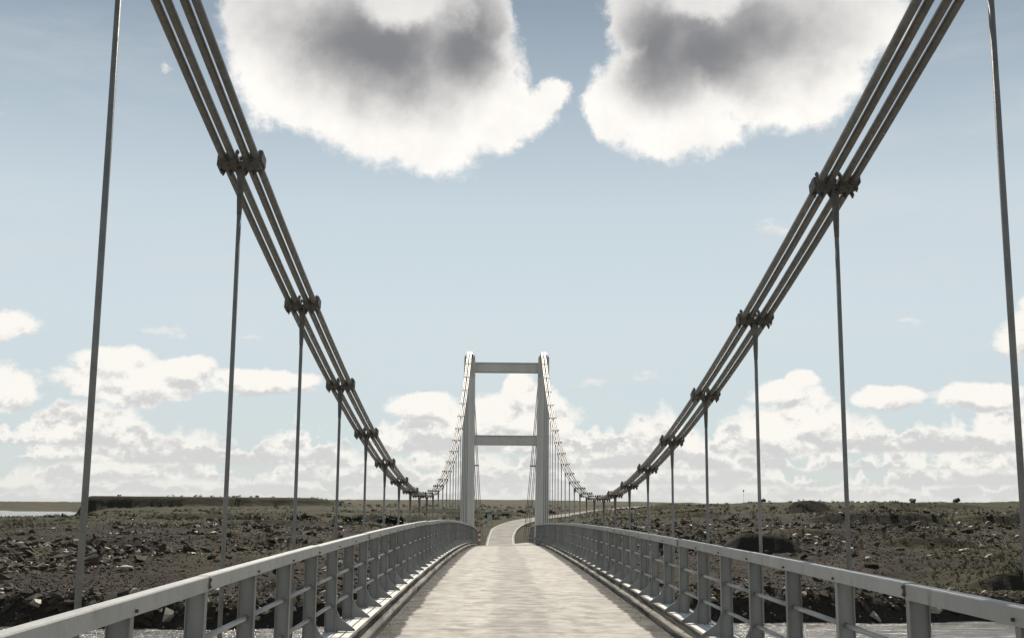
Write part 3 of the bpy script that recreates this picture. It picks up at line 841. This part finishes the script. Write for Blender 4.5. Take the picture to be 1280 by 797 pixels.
def height(x, y):
    x = np.asarray(x, float); y = np.asarray(y, float)
    ysafe = np.maximum(y, 50)
    h = table(x / ysafe, y)
    amp = 0.55 * ss(62, 80, y) + 0.15
    big = np.clip(y / 250, 1, 8)
    h = h + amp * (fbm(x * 0.16, y * 0.16, 4, 1) * 1.1 + 0.55 * fbm(x * 0.7, y * 0.7, 3, 9)) + big * 0.9 * fbm(x * 0.02, y * 0.02, 3, 21) * ss(120, 400, y)
    for (sx, sy, hw, H, bl) in SCARPS:
        yy = y - sy - 2.2 * fbm(x * 0.25, x * 0 + sy, 3, 3) - 0.04 * (x - sx) ** 2 / hw
        env = np.exp(-((x - sx) / hw) ** 4)
        h = h + H * env * ss(-0.5, 0.6, yy) * (1 - ss(0.8, bl, yy))
    # the low bluff above the right-hand river bank
    yb = 70.2 + 2.0 * fbm(x * 0.15, x * 0 + 7.7, 3, 4)
    h = h + 1.15 * ss(27, 31.5, x) * ss(-0.35, 0.4, y - yb) * (1 - ss(1.0, 11, y - yb))
    # flat-topped lava scarp on the left
    ye = 446 + 30 * fbm(x * 0.03, x * 0 + 1.7, 4, 6)
    xe = -166 + 8 * fbm(y * 0.05, y * 0 + 2.2, 3, 8)
    tt = x / ysafe
    mesa = ss(-2.5, 4.0, y - ye) * (1 - ss(760, 1000, y)) * ss(-2, 4, x - xe) * (1 - ss(-0.17, -0.11, tt))
    top = 3.6 + 0.9 * fbm(x * 0.05, y * 0.05, 4, 12) + 0.0012 * (y - 446)
    h = h * (1 - mesa) + np.maximum(h, top) * mesa
    talus = ss(-22, -2, y - ye) * (1 - ss(-2.0, 0, y - ye)) * ss(-6, 10, x - xe) * (1 - ss(-0.17, -0.11, tt))
    h = h + talus * 1.2
    # far road bed
    dmin = np.full(h.shape, 1e9); zr = np.zeros(h.shape); wr = np.ones(h.shape)
    near = (np.abs(x - np.interp(y, RC[:, 1], RC[:, 0])) < 60) & (y > 70) & (y < 900)
    if near.any():
        xn, yn = x[near], y[near]
        dm, z_, w_ = dmin[near], zr[near], wr[near]
        for P in RC[::2]:
            dd = np.hypot(xn - P[0], yn - P[1])
            u_ = dd < dm
            dm[u_] = dd[u_]
        dm = np.abs(xn - np.interp(yn, RC[:, 1], RC[:, 0])) * np.interp(yn, [92, 300, 420, 715, 860], [1, 0.98, 0.96, 0.95, 0.92])
        z_ = np.interp(yn, RC[:, 1], RC[:, 2]); w_ = np.interp(yn, RC[:, 1], RC[:, 3])
        fl = ss(w_ / 2 + 0.9, w_ / 2 + 5 + yn * 0.012, dm)
        ends = ss(90, 96, yn) * (1 - ss(840, 900, yn))
        tgt = z_ - 0.20
        hh = h[near]
        h[near] = hh * (1 - ends * (1 - fl)) + tgt * ends * (1 - fl)
    # keep ground below the deck
    # river channel
    sh = shore(x)
    bank = ss(-2.2, 2.6, y - sh)
    bed = -7.6 + 0.5 * fbm(x * 0.2, y * 0.2, 3, 30)
    h = bed * (1 - bank) + h * bank
    h = h + 0.55 * ss(0.6, 1.7, y - sh) * (1 - ss(3, 12, y - sh))
    back = ss(-18, -30, y)
    h = h * (1 - back) + (-3.2 + 1.2 * fbm(x * 0.05, y * 0.05, 4, 40)) * back
    return h
ga = np.concatenate([np.radians(np.arange(-180, -40, 5.0)), np.radians(np.arange(-40, -34, 0.5)), np.radians(np.arange(-34, 34, 0.1)), np.radians(np.arange(34, 40, 0.5)), np.radians(np.arange(40, 180, 5.0))])
gr = np.concatenate([[4.0, 20, 40], np.exp(np.linspace(math.log(52), math.log(430), 400)), np.exp(np.linspace(math.log(433), math.log(560), 55)), np.exp(np.linspace(math.log(575), math.log(20000), 80))])
AA, RR = np.meshgrid(ga, gr)
GX, GY = RR * np.sin(AA), RR * np.cos(AA)
GZ = height(GX, GY)
na, nr = len(ga), len(gr)
verts = np.stack([GX, GY, GZ], -1).reshape(-1, 3)
ii, jj = np.meshgrid(np.arange(na), np.arange(nr - 1))
ip = (ii + 1) % na
quads = np.stack([jj * na + ii, jj * na + ip, (jj + 1) * na + ip, (jj + 1) * na + ii], -1).reshape(-1, 4)[:, ::-1]
def np_mesh(name, verts, faces, n, material, smooth=False):
    me = bpy.data.meshes.new(name)
    me.vertices.add(len(verts)); me.vertices.foreach_set('co', np.ascontiguousarray(verts, dtype=np.float32).ravel())
    me.loops.add(faces.size); me.loops.foreach_set('vertex_index', np.ascontiguousarray(faces, dtype=np.int32).ravel())
    me.polygons.add(len(faces)); me.polygons.foreach_set('loop_start', np.arange(len(faces), dtype=np.int32) * n)
    me.polygons.foreach_set('use_smooth', np.full(len(faces), smooth))
    me.materials.append(material)
    me.update(calc_edges=True)
    return me
g = link('ground', np_mesh('ground', verts, quads, 4, M['ground'], True))
tag(g, 'dark stony river plain with moss rising to the horizon', kind='structure')
# river and the far lake
wv = np.array([[-6000, -40, -6.0], [6000, -40, -6.0], [6000, 2200, -6.0], [-6000, 2200, -6.0]])
w_ = link('river', np_mesh('river', wv, np.array([[0, 1, 2, 3]]), 4, M['water']))
tag(w_, 'shallow glittering grey river passing under the bridge', kind='structure')

# far road ribbon
def ribbon(off0, off1, lift, wfrac=True):
    vs = []
    for i, P in enumerate(RC):
        t = RC[min(i + 1, len(RC) - 1)] - RC[max(i - 1, 0)]
        n_ = np.array([t[1], -t[0]]); n_ = n_ / np.hypot(*n_)
        for f, e in (off0, off1):
            o_ = f * P[3] / 2 + e
            vs.append((P[0] + n_[0] * o_, P[1] + n_[1] * o_, P[2] + lift))
    fs = np.array([[2 * i, 2 * i + 1, 2 * i + 3, 2 * i + 2] for i in range(len(RC) - 1)])
    return np.array(vs), fs
fr = empty('far_road', (0, 0, 0))
tag(fr, 'pale winding road leaving the bridge and climbing to the right', 'road', kind='structure')
v_, f_ = ribbon((-1, 0), (1, 0), 0.0)
link('carriageway', np_mesh('carriageway', v_, f_, 4, M['asphalt']), fr)
for a_, b_ in (((-1, 0.22), (-1, 0.38)), ((1, -0.38), (1, -0.22))):
    v_, f_ = ribbon(a_, b_, 0.012)
    link('edge_line', np_mesh('edge_line', v_, f_, 4, M['edge_line']), fr)

def ground_z(x, y):
    return float(height(np.array([x]), np.array([y]))[0])

# ------------------------------------------------------------------ rocks
def rock_shape(seed, flat=0.7, n=15):
    r_ = np.random.default_rng(seed)
    P = r_.normal(size=(n, 3))
    P /= np.linalg.norm(P, axis=1)[:, None]
    P *= r_.uniform(0.75, 1.1, (n, 1))
    P *= np.array([r_.uniform(0.8, 1.3), r_.uniform(0.7, 1.1), flat * r_.uniform(0.7, 1.1)])
    bm = bmesh.new()
    for p_ in P:
        bm.verts.new(p_)
    res = bmesh.ops.convex_hull(bm, input=bm.verts)
    junk = [g_ for g_ in res['geom_interior'] if isinstance(g_, bmesh.types.BMVert)]
    bmesh.ops.delete(bm, geom=junk, context='VERTS')
    bmesh.ops.triangulate(bm, faces=bm.faces)
    bm.verts.index_update()
    V = np.array([v.co[:] for v in bm.verts]); F = np.array([[v.index for v in f.verts] for f in bm.faces])
    bm.free()
    return V * 0.5, F
SHAPES = [rock_shape(100 + i, 0.75 if i % 3 else 0.5) for i in range(14)]
def rot_mats(n, tilt=0.5):
    a = rng.uniform(0, 2 * math.pi, n); b = rng.normal(0, tilt, n); c_ = rng.normal(0, tilt, n)
    ca, sa, cb_, sb, cc, sc = np.cos(a), np.sin(a), np.cos(b), np.sin(b), np.cos(c_), np.sin(c_)
    Z = np.zeros(n); O = np.ones(n)
    Rz = np.stack([ca, -sa, Z, sa, ca, Z, Z, Z, O], -1).reshape(n, 3, 3)
    Rx = np.stack([O, Z, Z, Z, cb_, -sb, Z, sb, cb_], -1).reshape(n, 3, 3)
    Ry = np.stack([cc, Z, sc, Z, O, Z, -sc, Z, cc], -1).reshape(n, 3, 3)
    return Rz @ Rx @ Ry
def scatter_mesh(name, xs, ys, sizes, material, sink=0.2, shapes=SHAPES):
    zs = height(xs, ys) + sizes * (0.25 - sink)
    Rm = rot_mats(len(xs))
    which = rng.integers(0, len(shapes), len(xs))
    VV, FF, off = [], [], 0
    for w in range(len(shapes)):
        id_ = np.where(which == w)[0]
        if not len(id_):
            continue
        V, F = shapes[w]
        vv = np.einsum('nij,vj->nvi', Rm[id_], V) * sizes[id_][:, None, None] + np.stack([xs[id_], ys[id_], zs[id_]], -1)[:, None, :]
        ff = F[None] + (np.arange(len(id_)) * len(V))[:, None, None] + off
        VV.append(vv.reshape(-1, 3)); FF.append(ff.reshape(-1, 3)); off += len(id_) * len(V)
    return np_mesh(name, np.concatenate(VV), np.concatenate(FF), 3, material)
def density(x, y):
    t = x / y
    n_ = fbm(x * 0.09, y * 0.09, 4, 50) * 2.2
    pile = (1 - ss(-0.33, -0.27, t)) * ss(70, 76, y) * (1 - ss(104, 116, y)) * 1.5
    band = ss(-0.36, -0.30, t) * (1 - ss(-0.16, -0.10, t)) * (0.35 * ss(74, 84, y) * (1 - ss(100, 112, y)) + 0.75 * ss(108, 118, y) * (1 - ss(150, 185, y)))
    mid = 0.10 + 0.3 * ss(62, 70, y) * (1 - ss(100, 150, y)) * ss(-0.2, -0.1, t) * (1 - ss(0.05, 0.1, t))
    r1 = ss(0.09, 0.12, t) * (1 - ss(0.27, 0.33, t)) * ss(80, 90, y) * (1 - ss(122, 138, y)) * 1.5
    r2 = ss(0.22, 0.27, t) * (0.06 + 0.12 * ss(72, 80, y) + 0.55 * ss(100, 115, y) * (1 - ss(135, 150, y)) + 0.3 * ss(150, 160, y)) * (1 - 0.9 * ss(205, 240, y))
    left = np.maximum(pile, band)
    shr = 0.9 * ss(-1.6, 0.2, y - shore(x)) * (1 - ss(1.5, 5.0, y - shore(x)))
    dd = np.maximum(np.maximum(left, mid), np.maximum(r1, r2)) * np.clip(0.6 + 1.5 * n_, 0.08, 1.6)
    dd = np.maximum(dd * (y - shore(x) > 0.3), shr)
    onroad = (np.abs(x - np.interp(y, RC[:, 1], RC[:, 0])) < 5.5) & (y > 74)
    bluff = (x > 26) & (np.abs(y - 69.3) < 2.2)
    return np.where(onroad, 0, np.where(bluff, dd * 0.25, dd))
def sample(n, ylo, yhi, tlo=-0.6, thi=0.62):
    xs, ys = [], []
    tot = 0
    while tot < n:
        y = np.exp(rng.uniform(math.log(ylo), math.log(yhi), n))
        t = rng.uniform(tlo, thi, n)
        x = t * y
        keep = rng.random(n) < density(x, y)
        xs.append(x[keep]); ys.append(y[keep]); tot += keep.sum()
    return np.concatenate(xs)[:n], np.concatenate(ys)[:n]
xs, ys = sample(36000, 57, 300)
sz = np.clip(0.13 * rng.pareto(1.8, len(xs)) + 0.15, 0.15, 0.95)
sz = sz * np.where((xs / ys < -0.27) & (ys < 112), 1.35, 1.0)
pale = rng.random(len(xs)) < 0.13
o = link('rubble', scatter_mesh('rubble', xs[~pale], ys[~pale], sz[~pale], M['rock'], 0.32))
tag(o, 'dark broken lava rubble strewn over both river banks', kind='stuff')
o = link('rubble', scatter_mesh('rubble', xs[pale], ys[pale], sz[pale] * 0.85, M['palerock']))
tag(o, 'pale sunlit stones strewn among the dark rubble', kind='stuff')
xs = []; ys = []
yy_ = np.exp(rng.uniform(math.log(57), math.log(170), 90000)); tt_ = rng.uniform(-0.58, 0.6, 90000)
kp = (rng.random(90000) < np.clip(0.42 + 1.6 * fbm(tt_ * yy_ * 0.12, yy_ * 0.12, 4, 61), 0.05, 1)) & (yy_ - shore(tt_ * yy_) > 0.2) & ~((np.abs(tt_ * yy_ - np.interp(yy_, RC[:, 1], RC[:, 0])) < 4.5) & (yy_ > 74))
xs, ys = (tt_ * yy_)[kp], yy_[kp]
sz = rng.uniform(0.06, 0.16, len(xs)) * (0.8 + yy_[kp] / 300)
o = link('gravel', scatter_mesh('gravel', xs, ys, sz, M['rock'], 0.1, SHAPES[:5]))
tag(o, 'small loose gravel on the river banks', kind='stuff')

rock_me = []
for i, (V, F) in enumerate(SHAPES):
    for mm in ('rock', 'palerock'):
        rock_me.append((mm, np_mesh('rock', V, F, 3, M[mm])))
dark_me = [m_ for n_, m_ in rock_me if n_ == 'rock']
pale_me = [m_ for n_, m_ in rock_me if n_ == 'palerock']
def put_rock(name, x, y, size, me, label, cat, group, squash=1.0, sink=0.12):
    o = link(name, me, None, (x, y, ground_z(x, y) + size * squash * (0.30 - sink)), (random.gauss(0, 0.3), random.gauss(0, 0.3), random.uniform(0, 6.3)))
    o.scale = (size, size, size * squash)
    return tag(o, label, cat, group)
def flatness(me):
    c_ = np.array([v.co[:] for v in me.vertices])
    e_ = c_.max(0) - c_.min(0)
    return e_[2] / max(e_[0], e_[1])
ROCKS = {}
def where_on_bank(x, y, side):
    # which gap between the hanger rods (or which stretch of bank) the rock lies in, as seen from the deck
    u = 626 + 1407 * (x + 0.28) / y
    if side == 'left':
        for lim, w in ((95, 'left of the nearest left hanger rod'), (185, 'right of the nearest left hanger rod'), (277, 'left of the second left hanger rod'),
                       (366, 'between second and third left hanger rods'), (900, 'right of the third left hanger rod')):
            if u < lim:
                return w, u
    for lim, w in ((800, 'behind the far right railing'), (885, 'left of the fourth right hanger rod'), (945, 'between third and fourth right hanger rods'),
                   (1052, 'between second and third right hanger rods'), (1160, 'right of the second right hanger rod'), (1270, 'left of the nearest right hanger rod'), (9999, 'right of the nearest right hanger rod')):
        if u < lim:
            return w, u
def zone_rocks(n, tlo, thi, ylo, yhi, side, place, group):
    x_, y_ = sample(n, ylo, yhi, tlo, thi)
    for x, y in zip(x_, y_):
        s_ = min(1.3, max(0.45, random.lognormvariate(-0.5, 0.3))) * (0.75 + y / 260)
        pale_ = random.random() < 0.2
        me = random.choice(pale_me if pale_ else dark_me)
        f_ = flatness(me)
        shp = 'flat' if f_ < 0.52 else ('blocky' if f_ > 0.68 else 'angular')
        siz = 'small' if s_ < 0.65 else ('large' if s_ > 0.95 else 'middling')
        row = 'near the water' if y < ylo + 0.25 * (yhi - ylo) else ('far back' if y > ylo + 0.6 * (yhi - ylo) else 'midway back')
        w_, u_ = where_on_bank(x, y, side)
        lb = f"{siz} {'pale' if pale_ else 'dark'} {shp} rock {row} {w_}"
        o = put_rock('rock', x, y, s_ * (0.8 if pale_ else 1), me, lb, 'rock', group)
        ROCKS.setdefault(lb, []).append((u_, o))
def settle_labels():
    # alike rocks in one gap are told apart by their order from left to right
    for lb, L in ROCKS.items():
        n_ = len(L)
        for i, (u_, o) in enumerate(sorted(L, key=lambda p_: p_[0])):
            if n_ > 1:
                o['label'] = ('leftmost' if i == 0 else ('rightmost' if i == n_ - 1 else ('middle' if n_ == 3 else ORD[i] + '-from-left'))) + ' ' + lb
zone_rocks(135, -0.46, -0.14, 66, 140, 'left', 'the left rubble', 'rocks in the rubble field on the left bank')
zone_rocks(80, 0.09, 0.27, 82, 140, 'right', 'the right slope', 'rocks in the slope behind the right railing')
zone_rocks(75, 0.27, 0.47, 72, 215, 'right', 'the right bank', 'rocks on the grassy bank at far right')
settle_labels()
# boulders that stand out
BOULD = [(-29.6, 110, 2.3, 0.75, 'broad dark boulder alone on the gravel left of the second left hanger'),
         (-23.2, 85, 1.75, 1.05, 'upright dark brown boulder with a sheer face behind the left railing'),
         (-27.2, 76, 2.2, 0.8, 'largest dark boulder in the left rubble beside the nearest left hanger'),
         (-24.6, 78, 1.5, 0.9, 'dark boulder leaning on the largest boulder of the left rubble'),
         (-20.5, 120, 1.9, 0.6, 'low dark boulder just above the left top rail'),
         (-31.5, 84, 1.7, 0.7, 'dark wide boulder at the top edge of the left rubble'),
         (25.6, 80, 1.25, 1.0, 'dark rounded boulder above the right top rail on the mossy bank'),
         (99.6, 276, 2.5, 0.95, 'dark craggy boulder on the right skyline, left of the paler block'),
         (110.5, 276, 2.3, 0.9, 'squarish paler block on the right skyline nearest the last hanger'),
         (64.5, 281, 2.0, 0.9, 'small dark boulder on the skyline beside the second right hanger')]
blocky = sorted(dark_me, key=flatness)[-5:]
for (x, y, s_, sq, lb) in BOULD:
    o = put_rock('boulder', x, y, s_, blocky[int(abs(x * 7)) % len(blocky)], lb, 'boulder', 'standout boulders on the banks', sq, 0.02 if y > 250 else 0.20)
    o.rotation_euler = (0.1, 0.05, x)
# loose gravel swept against the kerbs
gx, gy, gz, gs = [], [], [], []
for s in (-1, 1):
    n_ = 3500
    y = rng.uniform(9, 60, n_)
    u = np.abs(rng.normal(0, 0.10, n_)) + 0.07
    x = kerb_x(s) - s * u
    gx.append(x); gy.append(y); gs.append(rng.uniform(0.006, 0.02, n_))
    gz.append(np.array([road_z(a, b) - 0.010 for a, b in zip(x, y)]))
gx, gy, gz, gs = map(np.concatenate, (gx, gy, gz, gs))
V, F = rock_shape(3, 0.7, 7)
Rm = rot_mats(len(gx))
vv = np.einsum('nij,vj->nvi', Rm, V) * gs[:, None, None] + np.stack([gx, gy, gz + gs * 0.2], -1)[:, None, :]
ff = F[None] + (np.arange(len(gx)) * len(V))[:, None, None]
o = link('grit', np_mesh('grit', vv.reshape(-1, 3), ff.reshape(-1, 3), 3, M['gravel']))
tag(o, 'loose grit swept against the foot of both kerbs', kind='stuff')

# ------------------------------------------------------------------ vegetation
def blade_cloud(n, kind):
    tri = []
    r_ = np.random.default_rng(kind)
    for i in range(n):
        a = r_.uniform(0, 6.283); lean = r_.uniform(0.1, 0.7); h = r_.uniform(0.5, 1.0); b0 = r_.uniform(0, 0.35)
        a2 = r_.uniform(0, 6.283)
        bx, by = b0 * math.cos(a2), b0 * math.sin(a2)
        w = 0.05
        tri.append([(bx - w * math.sin(a), by + w * math.cos(a), 0), (bx + w * math.sin(a), by - w * math.cos(a), 0), (bx + lean * h * math.cos(a), by + lean * h * math.sin(a), h)])
    return np.array(tri).reshape(-1, 3), np.arange(n * 3).reshape(-1, 3)
TUFTS = [blade_cloud(12, i) for i in range(5)]
n_ = 9000
y = np.exp(rng.uniform(math.log(64), math.log(420), n_ * 5)); t = rng.uniform(-0.55, 0.58, n_ * 5); x = t * y
gm_ = fbm(x * 0.05, y * 0.05, 4, 70) * 2.4 + 0.25 * ss(110, 200, y) + 0.15 * ss(0.2, 0.3, t) - 0.02
ok = (rng.random(len(x)) < np.clip(gm_, 0, 1) * 0.9) & ~((np.abs(x - np.interp(y, RC[:, 1], RC[:, 0])) < 6) & (y > 70)) & (y - shore(x) > 3.5)
ok &= (height(x, y) > -5.6) & ~((x / y > 0.2) & (y > 225))
x, y = x[ok][:n_], y[ok][:n_]
sz = rng.uniform(0.22, 0.5, len(x)) * (0.85 + y / 400)
o = link('grass', scatter_mesh('grass', x, y, sz, M['grass'], 0.30, TUFTS))
tag(o, 'tufts of dry yellow green grass over the stony plain', kind='stuff')
def leaf_cloud(n, seed):
    r_ = np.random.default_rng(seed)
    c_ = r_.normal(size=(n, 3)); c_ /= np.linalg.norm(c_, axis=1)[:, None]
    lump = 1 + 0.35 * np.sin(c_[:, 0:1] * 4.1 + seed) * np.cos(c_[:, 1:2] * 3.7 + seed * 2)
    c_ *= r_.uniform(0.35, 1.0, (n, 1)) ** 0.5 * np.array([0.5, 0.5, 0.42]) * lump
    c_[:, 2] = np.abs(c_[:, 2])
    a = r_.normal(size=(n, 3)) * 0.085; b = r_.normal(size=(n, 3)) * 0.085
    V = np.stack([c_ - a, c_ + a, c_ + b * 1.4], 1).reshape(-1, 3)
    return V, np.arange(n * 3).reshape(-1, 3)
HEATH = [leaf_cloud(36, i) for i in range(5)]
n_ = 2600
y = np.exp(rng.uniform(math.log(130), math.log(700), n_ * 4)); t = rng.uniform(-0.4, 0.35, n_ * 4); x = t * y
hm = fbm(x * 0.03, y * 0.03, 4, 90) * 2.6 + 0.05
ok = (rng.random(len(x)) < np.clip(hm, 0, 1)) & ~((np.abs(x - np.interp(y, RC[:, 1], RC[:, 0])) < 8) & (y > 70)) & (height(x, y) > -5.5)
x, y = x[ok][:n_], y[ok][:n_]
sz = rng.uniform(0.5, 1.3, len(x)) * (0.7 + y / 500)
o = link('undergrowth', scatter_mesh('undergrowth', x, y, sz, M['shrub'], 0.30, HEATH))
tag(o, 'low dark green heath scattered over the plain', kind='stuff')
SHRUB_ME = [np_mesh('crown', *leaf_cloud(420, 200 + i), 3, M['shrub']) for i in range(4)]
stm = MB()
for a in range(5):
    an = a * 1.3
    stm.tube([(0, 0, -0.15), (0.08 * math.cos(an), 0.08 * math.sin(an), 0.15), (0.25 * math.cos(an), 0.25 * math.sin(an), 0.40)], [0.03, 0.022, 0.010], 5)
stem_me = stm.mesh('stem', M['stem'])
SHR = [(49.0, 298, 2.2, 'dark round bush on the right skyline beside the end of the road'),
       (48.6, 328, 1.9, 'smaller dark bush on the skyline left of the round bush'),
       (-25.6, 200, 3.6, 'long dark shrub on the plain under the sagging left cable'),
       (-19.5, 200, 4.4, 'widest dark shrub on the plain left of the tower'),
       (-16.2, 205, 2.6, 'small dark shrub right of the widest shrub left of the tower'),
       (-33.5, 190, 3.6, 'dark low shrub on the plain beyond the third left hanger'),
       (1.2, 330, 2.6, 'dark green bush framed low between the tower legs'),
       (6.3, 372, 3.4, 'wide dark green bush framed between the tower legs below the skyline'),
       (-3.2, 300, 2.2, 'olive bush framed between the tower legs beside the left backstay'),
       (16.8, 400, 4.2, 'dark bush just right of the right tower leg above the road')]
for i, (x, y, s_, lb) in enumerate(SHR):
    r_ = tag(empty('shrub', (x, y, ground_z(x, y))), lb, 'bush', 'shrubs on the plain')
    c_ = link('crown', SHRUB_ME[i % 4], r_)
    c_.scale = (s_, s_, s_ * (0.85 if i < 2 else 0.55))
    c_.rotation_euler = (0, 0, i * 1.1)
    st = link('stem', stem_me, r_)
    st.scale = (s_, s_, s_ * 0.7)

# ------------------------------------------------------------------ small roadside things
def roadside(name, x, y, label, cat, group=None, z=None):
    return tag(empty(name, (x, y, ground_z(x, y) if z is None else z)), label, cat, group)
# striped marker at the end of the left railing
yk = 91.0
mk = roadside('marker_post', -1.98, yk, 'red and white striped marker post at the end of the left railing', 'marker post', 'roadside marker posts', walk_z(-1, yk) - 0.05)
b = MB(); b.box(-0.04, 0.04, -0.03, 0.03, -1.2, 1.15); link('post', b.mesh('post', M['dark']), mk)
for i in range(5):
    b = MB(); b.box(-0.10, 0.10, -0.045, -0.031, 0.15 + i * 0.2, 0.345 + i * 0.2)
    link('board_band', b.mesh('board_band', M['red'] if i % 2 == 0 else M['white']), mk)
# rail end post on the right
yk = 90.2
ep = roadside('end_post', 2.1, yk, 'short dark end block at the foot of the right railing by the tower', 'end post', None, walk_z(1, yk) - 0.02)
b = MB(); b.box(-0.13, 0.13, -0.12, 0.12, -0.6, 0.45); link('block', b.mesh('block', M['dark'], bevel=0.02), ep)
b = MB(); b.prism([(-0.15, 0.453), (0.15, 0.453), (0.0, 0.54)], -0.14, 0.14); link('cap', b.mesh('cap', M['galv']), ep)
# grey sign seen from behind
sg = roadside('road_sign', -2.6, 240, 'blue grey back of a road sign left of the winding road', 'road sign')
for xx in (-0.4, 0.4):
    b = MB(); b.tube([(xx, 0, -0.4), (xx, 0, 2.5)], 0.035, 6); link('post', b.mesh('post', M['galv']), sg)
b = MB(); b.box(-0.5, 0.5, -0.060, -0.040, 1.0, 2.5); link('panel', b.mesh('panel', M['sign']), sg)
b = MB(); b.box(-0.47, 0.47, -0.08, -0.0605, 1.35, 1.40); b.box(-0.47, 0.47, -0.08, -0.0605, 2.05, 2.10); link('bracket', b.mesh('bracket', M['galv']), sg)
# small white disc sign beside the bend
wd = roadside('road_sign', 8.6, 330, 'small round white road sign beside the right tower leg', 'road sign')
b = MB(); b.tube([(0, 0, -0.4), (0, 0, 1.9)], 0.05, 6); link('post', b.mesh('post', M['dark']), wd)
b = MB(); b.prism([(0.42 * math.cos(a), 1.75 + 0.42 * math.sin(a)) for a in np.arange(16) * math.pi / 8], -0.08, -0.055); link('disc', b.mesh('disc', M['white']), wd)
# reflector posts along the climbing road
for (x, y, h, lb) in ((61.6, 500, 1.6, 'thin dark marker post beside the climbing road, left of its pair'), (72.0, 505, 1.7, 'thin dark marker post beside the climbing road, nearest the bush'),
                      (61.2, 288, 3.2, 'slender pole with a small plate on the right skyline')):
    mp = roadside('marker_post', x, y, lb, 'marker post', 'roadside marker posts')
    b = MB(); b.tube([(0, 0, -0.4), (0, 0, h)], 0.055 if h < 2 else 0.03, 6); link('post', b.mesh('post', M['dark']), mp)
    b = MB(); b.box(-0.16, 0.16, -0.09, -0.05, h - 0.35, h + 0.12); link('plate', b.mesh('plate', M['dark'], bevel=0.03), mp)
